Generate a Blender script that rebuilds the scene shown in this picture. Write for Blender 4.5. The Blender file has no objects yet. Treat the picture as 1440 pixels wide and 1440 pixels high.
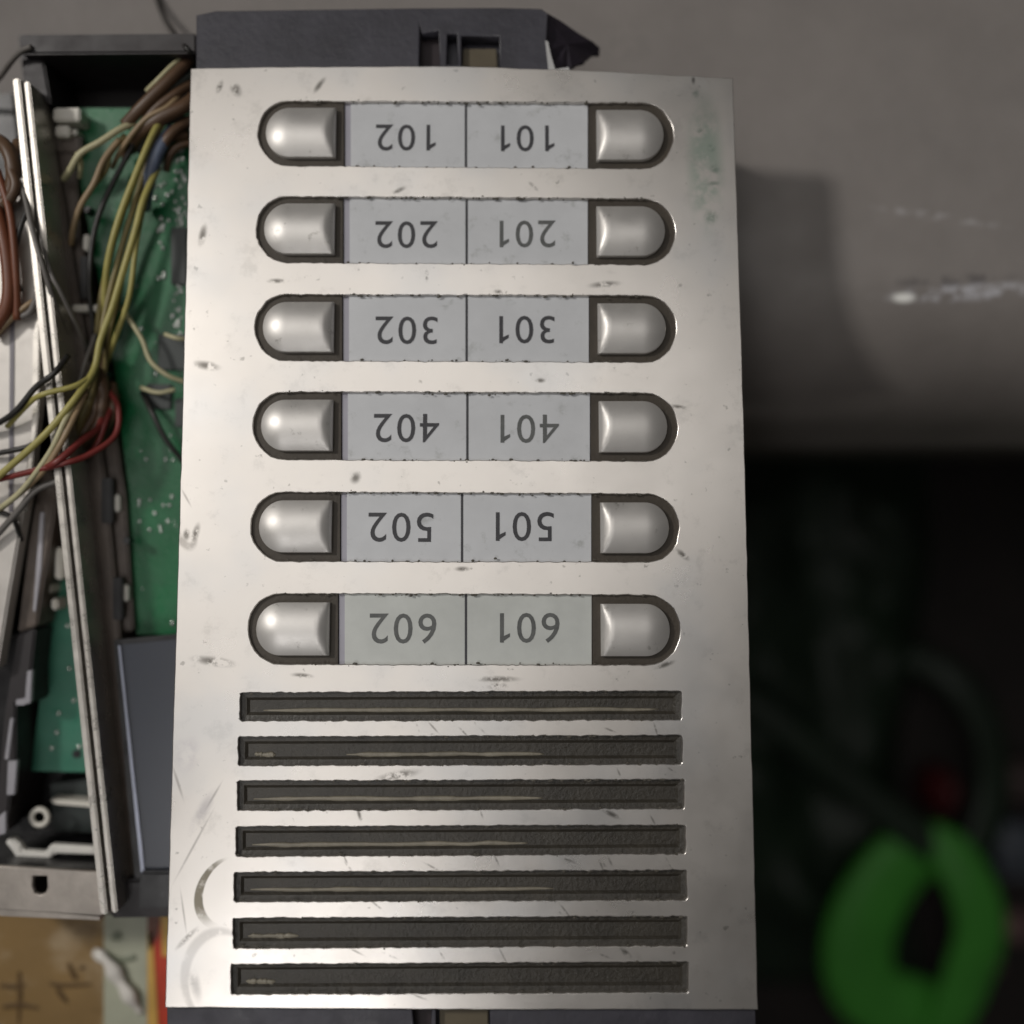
import bpy, bmesh, math, random
from mathutils import Vector, Matrix
random.seed(7)
SC = bpy.context.scene
COL = SC.collection

# ------------------------------------------------------------------ camera, world, lamps
CAMZ = 0.72            # camera height over the floor, looking straight down on the bench
F = 1444.0             # focal length in photo pixels (1440 px wide picture)
cam = bpy.data.cameras.new('camera'); camo = bpy.data.objects.new('camera', cam); COL.objects.link(camo)
camo.location = (0, 0, CAMZ)
cam.sensor_width = 36.0; cam.lens = 36.0 * F / 1440.0; cam.clip_start = 0.01; cam.clip_end = 50
cam.dof.use_dof = True; cam.dof.focus_distance = 0.288; cam.dof.aperture_fstop = 2.7
SC.camera = camo

w = bpy.data.worlds.new('World'); SC.world = w; w.use_nodes = True
bg = w.node_tree.nodes['Background']; bg.inputs[0].default_value = (1.0, 0.96, 0.92, 1); bg.inputs[1].default_value = 0.04

def lamp(name, loc, target, energy, size, color=(1, 1, 1), size_y=None):
    L = bpy.data.lights.new(name, 'AREA'); L.energy = energy; L.color = color
    L.shape = 'RECTANGLE' if size_y else 'DISK'; L.size = size
    if size_y: L.size_y = size_y
    o = bpy.data.objects.new(name, L); COL.objects.link(o); o.location = loc
    o.rotation_euler = (Vector(target) - Vector(loc)).to_track_quat('-Z', 'Y').to_euler()
    return o
lamp('ceiling_lamp', (-0.95 * 0.85, 0.52 * 0.85, 0.43 + 0.85), (0, 0, 0.43), 5.6, 0.13, (1.0, 0.96, 0.91))
soft = lamp('overhead_fill', (-0.30, 0.43, 1.73), (-0.30, 0.43, 0), 4.3, 1.12, (1.0, 0.97, 0.94), 1.15)
soft.rotation_euler = (0, 0, math.radians(45))  # added soft fill; its turned edge leaves the plate's lower right dark
L = bpy.data.lights.new('plate_spot', 'SPOT'); L.energy = 2.5; L.color = (1.0, 0.98, 0.97); L.shadow_soft_size = 0.11
L.spot_size = math.radians(31); L.spot_blend = 0.9  # unseen spot for plate highlights, cone narrowed to keep the bench dark
dl = bpy.data.objects.new('plate_spot', L); COL.objects.link(dl); dl.location = (-0.18, -0.285, 0.98)
dl.rotation_euler = (Vector((-0.08, -0.05, 0.43)) - dl.location).to_track_quat('-Z', 'Y').to_euler()

vs = SC.view_settings; vs.view_transform = 'Standard'; vs.look = 'None'; vs.exposure = 0.0; vs.gamma = 1.0
vs.use_curve_mapping = False

# ------------------------------------------------------------------ helpers
def lin(c):
    return tuple(((v / 255) / 12.92 if v / 255 <= 0.04045 else ((v / 255 + 0.055) / 1.055) ** 2.4) for v in c)

def P(x, y, d):                          # photo pixel at a depth below the camera -> point
    return Vector(((x - 720) / F * d, -(y - 720) / F * d, CAMZ - d))

# plane of the intercom's face plate: nearly face-on, lower end a little nearer
DT, DB, YT, YB = 0.303, 0.2772, 100.0, 1418.0
_a = P(720, YT, DT); _b = P(720, YB, DB)
VAX = (_a - _b).normalized(); UAX = Vector((1, 0, 0)); NAX = UAX.cross(VAX).normalized()
PO = _b.copy()
PM = Matrix((UAX, VAX, NAX)).transposed().to_4x4(); PM.translation = PO
PMI = PM.inverted()
CAMP = Vector((0, 0, CAMZ))
def plane_px(x, y, h=0.0):               # pixel -> world point on the plate plane lifted by h along its normal
    d = P(x, y, 1.0) - CAMP
    t = (PO - CAMP).dot(NAX) / d.dot(NAX)
    return CAMP + d * t + NAX * h
def uv(x, y):
    q = PMI @ plane_px(x, y); return (q.x, q.y)

def link(name, me, mat, parent=None, smooth=False):
    o = bpy.data.objects.new(name, me); COL.objects.link(o)
    if mat: me.materials.append(mat)
    if parent:
        o.parent = parent
        off = parent.location.copy() if parent.parent is None else parent.parent.location.copy()
        me.transform(Matrix.Translation(-off))
    if smooth:
        for p in me.polygons: p.use_smooth = True
    return o

def thing(name, label, cat, loc, group=None):
    o = bpy.data.objects.new(name, None); COL.objects.link(o); o.location = loc
    o['label'] = label; o['category'] = cat
    if group: o['group'] = group
    o.empty_display_size = 0.02
    return o
def tag(o, label, cat, group=None):
    o['label'] = label; o['category'] = cat
    if group: o['group'] = group
    return o
def root_mesh(o):                         # top-level mesh: put its origin at its base centre
    me = o.data
    xs = [v.co for v in me.vertices]
    c = Vector(((min(v.x for v in xs) + max(v.x for v in xs)) / 2, (min(v.y for v in xs) + max(v.y for v in xs)) / 2, min(v.z for v in xs)))
    me.transform(Matrix.Translation(-c)); o.location = c
    return o

def mesh_from(verts, faces, name='m'):
    me = bpy.data.meshes.new(name); me.from_pydata([tuple(v) for v in verts], [], faces); me.update()
    return me

def bm_mesh(bm, name='m'):
    bmesh.ops.recalc_face_normals(bm, faces=bm.faces)
    me = bpy.data.meshes.new(name); bm.to_mesh(me); bm.free(); return me

def prism(poly, d, th, bevel=0.0, dfun=None):
    """pixel polygon at depth d, extruded away from the camera by th metres"""
    bm = bmesh.new()
    top = [bm.verts.new(P(x, y, dfun(x, y) if dfun else d)) for x, y in poly]
    f = bm.faces.new(top)
    r = bmesh.ops.extrude_face_region(bm, geom=[f])
    for v in r['geom']:
        if isinstance(v, bmesh.types.BMVert): v.co.z -= th
    bmesh.ops.recalc_face_normals(bm, faces=bm.faces)
    if bevel:
        bmesh.ops.bevel(bm, geom=list(bm.edges), offset=bevel, segments=2, affect='EDGES', clamp_overlap=True)
    return bm_mesh(bm)

def px_box(x0, y0, x1, y1, d, th, bevel=0.0):
    return prism([(x0, y0), (x1, y0), (x1, y1), (x0, y1)], d, th, bevel)

def world_box(a, b, bevel=0.0):
    bm = bmesh.new(); bmesh.ops.create_cube(bm, size=1)
    for v in bm.verts:
        v.co = Vector((a[i] + (v.co[i] + 0.5) * (b[i] - a[i]) for i in range(3)))
    if bevel: bmesh.ops.bevel(bm, geom=list(bm.edges), offset=bevel, segments=3, affect='EDGES')
    return bm_mesh(bm)

def catmull(pts, n=8):
    out = []
    q = [pts[0] * 2 - pts[1]] + pts + [pts[-1] * 2 - pts[-2]]
    for i in range(1, len(q) - 2):
        for k in range(n):
            t = k / n
            a, b, c, d = q[i - 1], q[i], q[i + 1], q[i + 2]
            out.append(0.5 * ((2 * b) + (c - a) * t + (2 * a - 5 * b + 4 * c - d) * t * t + (3 * b - a - 3 * c + d) * t ** 3))
    out.append(pts[-1]); return out

def tube(pts, r, seg=8, n=8, flat=1.0):
    pts = catmull(pts, n); bm = bmesh.new(); rings = []
    for i, p in enumerate(pts):
        t = (pts[min(i + 1, len(pts) - 1)] - pts[max(i - 1, 0)]).normalized()
        s = t.cross(Vector((0, 0, 1)))
        if s.length < 1e-4: s = Vector((1, 0, 0))
        s.normalize(); u = s.cross(t)
        rr = r(i / (len(pts) - 1)) if callable(r) else r
        rings.append([bm.verts.new(p + (s * math.cos(k * 2 * math.pi / seg) + u * math.sin(k * 2 * math.pi / seg) * flat) * rr) for k in range(seg)])
    for a, b in zip(rings, rings[1:]):
        for k in range(seg): bm.faces.new((a[k], a[(k + 1) % seg], b[(k + 1) % seg], b[k]))
    bm.faces.new(rings[0]); bm.faces.new(rings[-1])
    return bm_mesh(bm)

def holed_plate(outline, holes, th, bevel=0.0):
    """flat plate with real openings, outlines in (u,v) metres; top at w=0"""
    cu = bpy.data.curves.new('c', 'CURVE'); cu.dimensions = '2D'; cu.fill_mode = 'BOTH'
    cu.extrude = th / 2 - bevel; cu.bevel_depth = bevel; cu.bevel_resolution = 1; cu.offset = -bevel
    for loop in [outline] + holes:
        sp = cu.splines.new('POLY'); sp.points.add(len(loop) - 1); sp.use_cyclic_u = True
        for p, (u, v) in zip(sp.points, loop): p.co = (u, v, 0, 1)
    o = bpy.data.objects.new('c', cu); COL.objects.link(o)
    bpy.context.view_layer.update()
    me = bpy.data.meshes.new_from_object(o.evaluated_get(bpy.context.evaluated_depsgraph_get()))
    bpy.data.objects.remove(o); bpy.data.curves.remove(cu)
    me.transform(Matrix.Translation((0, 0, -th / 2)))
    return me

def glyph_one():
    me = bpy.data.meshes.new('one'); bm = bmesh.new()
    for q in ([(0.240, 0), (0.335, 0), (0.335, 0.72), (0.240, 0.72)], [(0.09, 0.49), (0.2401, 0.56), (0.2401, 0.68), (0.09, 0.575)]):
        bm.faces.new([bm.verts.new((x, y, 0.006)) for x, y in q])
    bm.to_mesh(me); bm.free(); return me
def text_mesh(s):
    """digits set one by one at an even advance; unit em, digit height 0.72"""
    bm = bmesh.new()
    for k, ch in enumerate(s):
        if ch == '1': me = glyph_one()
        else:
            cu = bpy.data.curves.new('t', 'FONT'); cu.body = ch; cu.size = 1.0; cu.extrude = 0.004; cu.resolution_u = 4
            o = bpy.data.objects.new('t', cu); COL.objects.link(o); bpy.context.view_layer.update()
            me = bpy.data.meshes.new_from_object(o.evaluated_get(bpy.context.evaluated_depsgraph_get()))
            bpy.data.objects.remove(o); bpy.data.curves.remove(cu)
            vx = [v.co.x for v in me.vertices]; vy = [v.co.y for v in me.vertices]
            S = 0.735 / (max(vy) - min(vy)); sx = min(S, 0.49 / (max(vx) - min(vx)))
            me.transform(Matrix.Translation((0.278, -0.008, 0)) @ Matrix.Diagonal((sx, S, 1, 1)) @ Matrix.Translation((-(max(vx) + min(vx)) / 2, -min(vy), 0)))
        me.transform(Matrix.Translation((k * 0.595, 0, 0))); bm.from_mesh(me); bpy.data.meshes.remove(me)
    return bm_mesh(bm)

# ------------------------------------------------------------------ materials
class M:
    def __init__(s, name, col, rough=0.5, metal=0.0, var=0.15, vscale=60, bump=0.0, bscale=300, spec=0.5, rvar=0.0, trans=0.0):
        m = s.m = bpy.data.materials.new(name); m.use_nodes = True; s.nt = m.node_tree
        s.b = s.nt.nodes['Principled BSDF']
        s.tc = s.nt.nodes.new('ShaderNodeTexCoord')
        c = lin(col)
        s.b.inputs['Roughness'].default_value = rough; s.b.inputs['Metallic'].default_value = metal
        s.b.inputs['Specular IOR Level'].default_value = spec
        if trans: s.b.inputs['Transmission Weight'].default_value = trans
        nz = s.noise(vscale, 5, 0.6)
        r = s.nt.nodes.new('ShaderNodeMapRange'); r.inputs[1].default_value = 0.3; r.inputs[2].default_value = 0.7
        r.inputs[3].default_value = 1 - var; r.inputs[4].default_value = 1 + var * 0.6
        s.nt.links.new(nz, r.inputs[0])
        mx = s.nt.nodes.new('ShaderNodeMix'); mx.data_type = 'RGBA'; mx.blend_type = 'MULTIPLY'; mx.inputs[0].default_value = 1
        mx.inputs[6].default_value = (*c, 1)
        s.nt.links.new(r.outputs[0], mx.inputs[7])
        s.col = mx.outputs[2]
        s.nt.links.new(s.col, s.b.inputs['Base Color'])
        if bump:
            bn = s.nt.nodes.new('ShaderNodeBump'); bn.inputs['Strength'].default_value = bump; bn.inputs['Distance'].default_value = 0.0006
            s.nt.links.new(s.noise(bscale, 4, 0.6), bn.inputs['Height']); s.nt.links.new(bn.outputs[0], s.b.inputs['Normal'])
        if rvar:
            r2 = s.nt.nodes.new('ShaderNodeMapRange'); r2.inputs[1].default_value = 0.3; r2.inputs[2].default_value = 0.7
            r2.inputs[3].default_value = rough - rvar; r2.inputs[4].default_value = rough + rvar
            s.nt.links.new(s.noise(vscale * 1.7, 4, 0.6), r2.inputs[0]); s.nt.links.new(r2.outputs[0], s.b.inputs['Roughness'])
    def noise(s, scale, detail=3, rough=0.5):
        n = s.nt.nodes.new('ShaderNodeTexNoise'); n.inputs['Scale'].default_value = scale
        n.inputs['Detail'].default_value = detail; n.inputs['Roughness'].default_value = rough
        s.nt.links.new(s.tc.outputs['Object'], n.inputs['Vector']); return n.outputs[0]
    def math(s, op, a, b=None, clamp=False):
        n = s.nt.nodes.new('ShaderNodeMath'); n.operation = op; n.use_clamp = clamp
        for i, q in enumerate((a, b)):
            if q is None: continue
            if isinstance(q, (int, float)): n.inputs[i].default_value = q
            else: s.nt.links.new(q, n.inputs[i])
        return n.outputs[0]
    def maprange(s, q, a, b, c, d, smooth=True):
        r = s.nt.nodes.new('ShaderNodeMapRange'); r.interpolation_type = 'SMOOTHSTEP' if smooth else 'LINEAR'
        s.nt.links.new(q, r.inputs[0])
        for i, v in enumerate((a, b, c, d)): r.inputs[i + 1].default_value = v
        return r.outputs[0]
    def ellipse(s, cx, cy, rx, ry, ang, inner=0.3):     # soft ellipse mask in object xy
        mp = s.nt.nodes.new('ShaderNodeMapping'); mp.vector_type = 'TEXTURE'
        mp.inputs[1].default_value = (cx, cy, 0); mp.inputs[2].default_value = (0, 0, ang); mp.inputs[3].default_value = (rx, ry, 1e3)
        src = s.tc.outputs['Object']
        if getattr(s, 'last', None) is not None:      # chain the marks so the shader works them out one after another
            ma = s.nt.nodes.new('ShaderNodeVectorMath'); ma.operation = 'MULTIPLY_ADD'
            s.nt.links.new(s.last, ma.inputs[0]); ma.inputs[1].default_value = (1e-9,) * 3; s.nt.links.new(src, ma.inputs[2]); src = ma.outputs[0]
        s.nt.links.new(src, mp.inputs[0])
        l = s.nt.nodes.new('ShaderNodeVectorMath'); l.operation = 'LENGTH'; s.nt.links.new(mp.outputs[0], l.inputs[0])
        return s.maprange(l.outputs['Value'], inner, 1.0, 1.0, 0.0)
    def overlay(s, mask, col, metal=None, rough=None):
        mx = s.nt.nodes.new('ShaderNodeMix'); mx.data_type = 'RGBA'
        s.nt.links.new(mask, mx.inputs[0]); s.nt.links.new(s.col, mx.inputs[6]); mx.inputs[7].default_value = (*lin(col), 1)
        s.col = mx.outputs[2]; s.nt.links.new(s.col, s.b.inputs['Base Color'])

case_m = M('dark_case_plastic', (64, 63, 71), 0.45, var=0.3, vscale=70, bump=0.25, bscale=500, rvar=0.12).m
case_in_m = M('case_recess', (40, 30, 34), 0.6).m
brown_tab_m = M('brown_tab', (95, 86, 68), 0.6).m
crack_m = M('whitened_break', (190, 190, 190), 0.7).m
rim_m = M('button_rubber', (64, 57, 48), 0.6, var=0.2, bump=0.3, bscale=900).m
slot_m = M('grille_plastic', (56, 52, 45), 0.4, var=0.3, vscale=120, bump=0.4, bscale=800).m
slot_lip_m = M('grille_lip_sheen', (134, 128, 114), 0.4, var=0.3, vscale=160, bump=0.3, bscale=900).m
card_m = M('label_paper', (205, 207, 210), 0.45, var=0.06, vscale=90)
card_dirt = card_m.math('MULTIPLY', card_m.maprange(card_m.noise(140, 6, 0.7), 0.56, 0.75, 0, 1), 0.5)
card_m.overlay(card_dirt, (135, 138, 132)); card_m = card_m.m
card_old_m = M('label_paper_yellowed', (198, 201, 197), 0.45, var=0.1, vscale=90).m
holder_m = M('card_holder', (160, 158, 168), 0.4, var=0.08).m
ink_m = M('print_ink', (62, 62, 66), 0.6, var=0.2, vscale=500).m
ink_faded_m = M('print_ink_faded', (96, 98, 97), 0.6, var=0.25, vscale=500).m

plate_M = M('silver_face_plate', (222, 217, 211), 0.305, 0.88, var=0.04, vscale=25, bump=0.045, bscale=45, rvar=0.04)

# ------------------------------------------------------------------ the setting
bench_M = M('grey_bench', (134, 128, 124), 0.5, var=0.12, vscale=30, bump=0.25, bscale=220, rvar=0.08)
BZ = CAMZ - 0.345                        # bench top
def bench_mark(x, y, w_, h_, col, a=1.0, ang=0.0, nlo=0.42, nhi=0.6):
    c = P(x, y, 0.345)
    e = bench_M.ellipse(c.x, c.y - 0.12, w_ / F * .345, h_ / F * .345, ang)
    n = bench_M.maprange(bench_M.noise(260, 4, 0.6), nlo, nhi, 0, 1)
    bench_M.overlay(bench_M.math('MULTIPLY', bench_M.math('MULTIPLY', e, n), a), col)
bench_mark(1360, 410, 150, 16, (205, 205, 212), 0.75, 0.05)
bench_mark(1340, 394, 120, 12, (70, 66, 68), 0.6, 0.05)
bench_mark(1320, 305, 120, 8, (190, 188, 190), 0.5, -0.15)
bench_mark(1272, 418, 22, 9, (255, 255, 250), 1.0, 0.0, 0.0, 0.1)  # glint put into the colour as a small white spot
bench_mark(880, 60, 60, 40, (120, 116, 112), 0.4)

EDGE = P(0, 385, .345).y                 # bench front edge starts to roll over here
R = 0.054
def bench_mesh():
    prof = [(0.60, BZ)]
    for k in range(40): prof.append((0.60 + (EDGE - 0.60) * (k + 1) / 40, BZ))
    z = BZ; n_ = 36
    for k in range(1, n_ + 1):               # soft nose that rolls over and falls away steeply
        t = k / n_; z -= math.tan(math.radians(75) * min(1, t / 0.9) ** 1.05) * R / n_
        prof.append((EDGE - R * t, z))
    prof += [(EDGE - R, BZ - 0.16), (0.60, BZ - 0.16)]
    xs = [-0.7, 0.7]; V = []; Fc = []; n = len(prof)
    for x in xs: V += [(x, y, z) for y, z in prof]
    for k in range(n): Fc.append((k, (k + 1) % n, n + (k + 1) % n, n + k))
    Fc += [tuple(range(n)), tuple(range(2 * n - 1, n - 1, -1))]
    return mesh_from(V, Fc)
bench = thing('grey_bench', 'worn grey bench top with rounded front edge under the intercoms', 'bench', (0, 0.12, 0))
o = link('bench_top', bench_mesh(), bench_M.m, bench, True)
for p in o.data.polygons: p.use_smooth = abs(p.normal.x) < 0.5
# marks are laid out in the part's own x,y (root stands at y = 0.12)
for sx in (-0.62, 0.58):
    for sy in (0.16, 0.54):
        link('leg', world_box((sx, sy, 0), (sx + 0.04, sy + 0.04, BZ - 0.159), 0.004), bench_M.m, bench)

floor_m = M('dark_floor', (40, 34, 32), 0.7, var=0.4, vscale=25, bump=0.4, bscale=80).m
fl = link('floor', mesh_from([(-3, -3, 0), (3, -3, 0), (3, 3, 0), (-3, 3, 0)], [(0, 1, 2, 3)]), floor_m)
fl['kind'] = 'structure'

# ------------------------------------------------------------------ cardboard box the units lie on
box_M = M('brown_cardboard', (142, 114, 70), 0.5, var=0.18, vscale=35, bump=0.3, bscale=120, rvar=0.12)
n1 = box_M.maprange(box_M.noise(45, 4, 0.6), 0.5, 0.7, 0, 0.55); box_M.overlay(n1, (186, 168, 140))
n2 = box_M.maprange(box_M.noise(75, 5, 0.65), 0.58, 0.72, 0, 0.6); box_M.overlay(n2, (104, 80, 46))
box_m = box_M.m
bx_x0, bx_x1, bx_y0, bx_y1 = -0.34, 0.045, -0.34, EDGE - R - 0.002
cbox = thing('cardboard_box', 'brown taped cardboard box with dark handwriting under the opened intercoms', 'box', ((bx_x0 + bx_x1) / 2, (bx_y0 + bx_y1) / 2, 0))
link('carton', world_box((bx_x0, bx_y0, 0), (bx_x1, bx_y1, BZ), 0.002), box_m, cbox)
tape_m = M('pale_tape', (176, 178, 158), 0.3, var=0.15, vscale=60, bump=0.3, bscale=120).m
link('tape', px_box(146, 1200, 207, 1800, 0.3445, 0.0006), tape_m, cbox)
lab_m = [M('label_red', (196, 62, 34), 0.4, var=0.2, vscale=80).m, M('label_yellow', (214, 170, 84), 0.4, var=0.2, vscale=80).m, M('label_brown', (112, 62, 40), 0.4, var=0.25).m]
link('printed_label', prism([(206, 1200), (420, 1200), (420, 1800), (208, 1800)], 0.3447, 0.0004), lab_m[0], cbox)['label'] = 'red printed label with yellow stripes beside the tape'
link('label_stripe', prism([(207, 1310), (214, 1312), (222, 1440), (226, 1600), (209, 1600)], 0.3443, 0.0003), lab_m[1], cbox)
link('label_stripe', prism([(226, 1288), (250, 1288), (250, 1345), (228, 1345)], 0.3443, 0.0003), lab_m[1], cbox)
link('label_stripe', prism([(207, 1288), (226, 1288), (222, 1315), (209, 1338)], 0.3443, 0.0003), lab_m[2], cbox)
stroke_m = M('brush_ink', (96, 72, 38), 0.6, var=0.3, vscale=200).m
def stroke(pts, wd):
    link('handwriting', tube([P(x, y, 0.3448) for x, y in pts], lambda t: wd / F * .345 * (0.6 + 0.4 * math.sin(3.1 * t + 0.3)), 8, 6, 0.18), stroke_m, cbox)
stroke([(0, 1386), (20, 1388), (36, 1385)], 3.5); stroke([(27, 1366), (28, 1398), (26, 1440)], 3.5)
stroke([(4, 1416), (30, 1414), (54, 1418)], 4.0); stroke([(70, 1384), (96, 1386), (128, 1384)], 3.5)
stroke([(96, 1355), (104, 1372), (108, 1378)], 4.0); stroke([(80, 1390), (88, 1402), (95, 1410)], 4.0)
stroke([(145, 1384), (152, 1390)], 4.0); stroke([(112, 1362), (120, 1360)], 3.0)
# crumpled film fold, its glint coloured white, and pale connector cap on the tape
film_m = M('white_film_glint', (226, 222, 214), 0.15, var=0.1, bump=0.5, bscale=150).m
link('tape_fold', tube([P(132, 1338, .344), P(150, 1352, .342), P(166, 1376, .3425), P(182, 1402, .342), P(198, 1424, .344)], lambda t: 0.0024 * (0.45 + 0.55 * math.sin(math.pi * (0.08 + 0.86 * t))) * (1 + 0.25 * math.sin(t * 19)), 10, 8, 0.6), film_m, cbox, True)
mk_m = M('tape_mark', (122, 128, 108), 0.4, var=0.2).m
link('tape_mark', tube([P(152, 1344, .3441), P(168, 1350, .3441), P(190, 1346, .3441)], 0.0010, 8, 6, 0.25), mk_m, cbox)
link('tape_mark', tube([P(158, 1315, .3441), P(164, 1317, .3441), P(170, 1315, .3441)], 0.0014, 8, 6, 0.2), mk_m, cbox)

# ------------------------------------------------------------------ the door intercom panel
base_c = Vector((P(650, 720, .345).x, 0.0, BZ))
panel = thing('door_intercom', 'silver apartment door intercom panel lying upside down with twelve numbered call buttons', 'intercom', base_c)

def jit(loop, a):
    return [(u + random.gauss(0, a), v + random.gauss(0, a)) for u, v in loop]
def dense(loop, step):
    out = []
    for i in range(len(loop)):
        a = loop[i]; b = loop[(i + 1) % len(loop)]; L = math.hypot(b[0] - a[0], b[1] - a[1]); n = max(1, int(L / step))
        out += [(a[0] + (b[0] - a[0]) * k / n, a[1] + (b[1] - a[1]) * k / n) for k in range(n)]
    return out
# rows: left hole x0, x1 (inner rim edge), y0, y1 ; right rim x0, x1, y0, y1 ; divider x
ROWS = [((363, 483, 142, 233), (828, 947, 145, 237), 655),
        ((360.5, 481.5, 276, 369), (828, 949, 280, 372), 656),
        ((358.5, 480.5, 414, 507), (829.5, 950.5, 416, 509), 656),
        ((356, 479, 551, 646), (831, 952.5, 553, 648), 657),
        ((353, 477.5, 692, 789), (833, 955, 695, 790), 649.5),
        ((349, 474.5, 835, 934), (833.5, 956.5, 837, 935), 655)]
def dpts(r, left, grow=0.0, n=14):        # D outline in pixels, round end outwards
    x0, x1, y0, y1 = r; x0 -= grow; x1 += grow; y0 -= grow; y1 += grow
    ry = (y1 - y0) / 2; rx = ry * 0.93; yc = (y0 + y1) / 2; out = []
    for k in range(n + 1):
        a = -math.pi / 2 + math.pi * k / n
        if left: out.append((x0 + rx - rx * math.cos(a), yc - ry * math.sin(a)))
        else: out.append((x1 - rx + rx * math.cos(a), yc + ry * math.sin(a)))
    if left: out += [(x1, y0), (x1, y1)]
    else: out += [(x0, y1), (x0, y0)]
    return out
def stadium(L, Rr):
    a = dpts(L, True)[:-2]; b = dpts(Rr, False)[:-2]
    return a + b
holes = []
for L, Rr, dv in ROWS:
    holes.append(jit(dense([uv(*p) for p in stadium(L, Rr)], 0.0011), 0.00008))
SLOTS = [(338, 974.5, 1013.5, 958.5, 972, 1012), (335.5, 1036.5, 1076.5, 959.5, 1034.5, 1074.5), (334, 1098.5, 1139.5, 962, 1096.5, 1137),
         (332, 1163, 1204.5, 964, 1160.5, 1200.5), (329.5, 1227, 1268, 966, 1224, 1265.5), (328, 1291.5, 1333.5, 966.5, 1289, 1330),
         (325, 1356.5, 1398, 968, 1353, 1395.5)]
def slot_px(s, g=0.0):
    xl, a, b, xr, c, d = s
    return [(xl - g, a - g), (xr + g, c - g), (xr + g, d + g), (xl - g, b + g)]
def rounded(loop, r):
    out = []
    n = len(loop)
    for i in range(n):
        p = Vector(loop[i]); a = Vector(loop[i - 1]); b = Vector(loop[(i + 1) % n])
        da = (a - p).normalized() * r; db = (b - p).normalized() * r
        for t in (0, .33, .67, 1): out.append(tuple((p + da) * (1 - t) ** 2 + p * 2 * t * (1 - t) + (p + db) * t * t))
    return out
for s in SLOTS:
    holes.append(jit(dense(rounded([uv(*p) for p in slot_px(s)], 0.0006), 0.0011), 0.00009))
outl = [(268, 96), (400, 93.5), (650, 93), (850, 100), (1031, 110), (1040, 400), (1047, 620), (1056, 1000), (1066, 1420), (650, 1420), (232, 1417), (244, 1000), (257, 560)]
outline = jit(dense([uv(*p) for p in outl], 0.004), 0.00005)
TH = 0.0024
me = holed_plate(outline, holes, TH, 0.00025)
me.transform(PM); plate_me = me

# wear and grime on the plate, laid out in the plate's own coordinates
def scuff(x, y, rx, ry, deg, col=(92, 88, 82), a=0.7, nlo=0.36, nhi=0.54, ns=420, inner=0.1):
    c = plane_px(x, y) - base_c; k = 0.29 / F
    e = plate_M.ellipse(c.x, c.y, rx * k, ry * k, math.radians(-deg), inner)
    key = (col, round(a, 2), nlo, nhi, ns)
    marks[key] = plate_M.math('MAXIMUM', marks[key], e) if key in marks else e
    plate_M.last = marks[key]
def flush_marks():                       # marks of one colour share one breakup noise and one overlay
    for (col, a, nlo, nhi, ns), e in marks.items():
        n = plate_M.maprange(plate_M.noise(ns, 4, 0.65), nlo, nhi, 0, a)
        plate_M.overlay(plate_M.math('MULTIPLY', e, n), col)
    marks.clear()
marks = {}
arc_noise = plate_M.maprange(plate_M.noise(260, 4, 0.6), 0.3, 0.5, 0.35, 1)
def arc_mark(x, y, r, wdt, col, a, sx=1.0, sy=1.0, deg=0, cut=None, loc=None):
    c = plane_px(x, y) - base_c; k = 0.29 / F
    e1 = plate_M.ellipse(c.x, c.y, r * sx * k, r * sy * k, math.radians(-deg), 1 - wdt)
    c2 = plane_px(x + cut[0], y + cut[1]) - base_c
    e2 = plate_M.ellipse(c2.x, c2.y, r * sx * k * cut[2], r * sy * k * cut[2], math.radians(-deg), 1 - wdt)
    mk = plate_M.math('SUBTRACT', e1, e2, True)
    if loc:
        c3 = plane_px(loc[0], loc[1]) - base_c; mk = plate_M.math('MULTIPLY', mk, plate_M.ellipse(c3.x, c3.y, loc[2] * k, loc[3] * k, 0, 0.4))
    mk = plate_M.math('MULTIPLY', mk, arc_noise)
    mk = plate_M.math('MULTIPLY', mk, a); plate_M.last = mk
    plate_M.overlay(mk, col)
gn = plate_M.math('MULTIPLY', plate_M.maprange(plate_M.noise(110, 7, 0.72), 0.54, 0.70, 0, 1), 0.22); plate_M.overlay(gn, (150, 146, 140))
fn = plate_M.math('MULTIPLY', plate_M.maprange(plate_M.noise(420, 3, 0.5), 0.68, 0.76, 0, 1), 0.45); plate_M.overlay(fn, (98, 95, 88))
for q in [(332, 126, 16, 10, 60), (309, 122, 6, 14, 20), (449, 120, 20, 6, -55), (560, 268, 16, 5, -25), (290, 514, 26, 9, 10),
          (285, 330, 8, 22, 10), (300, 930, 40, 9, 8), (275, 750, 20, 7, -75), (262, 752, 7, 12, 0), (750, 262, 12, 4, 45), (850, 400, 30, 7, -5),
          (700, 410, 8, 5, 0), (500, 672, 10, 12, 30), (600, 388, 4, 12, 0), (955, 572, 16, 4, 10), (960, 780, 16, 6, 40), (560, 1090, 40, 8, -10),
          (700, 965, 18, 7, 0), (860, 1145, 18, 5, 25), (880, 1340, 14, 5, 40), (505, 1145, 4, 12, -15), (740, 1185, 26, 5, 5), (700, 955, 40, 6, 0),
          (935, 935, 20, 5, -20), (390, 395, 20, 5, 0), (650, 800, 14, 5, 0), (425, 950, 20, 5, 5), (760, 535, 10, 5, 0)]:
    scuff(*q, a=0.85)
for k in range(26):                     # scratches of the lower strips
    scuff(random.uniform(480, 950), random.choice([1024, 1087, 1150, 1213, 1278, 1342, 1405]) + random.uniform(-6, 6), random.uniform(8, 22), 2.2, random.uniform(15, 75), a=0.6)
scuff(992, 230, 34, 130, 0, (150, 176, 160), 0.62, 0.30, 0.55, 120, 0.3)          # greenish smear
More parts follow.
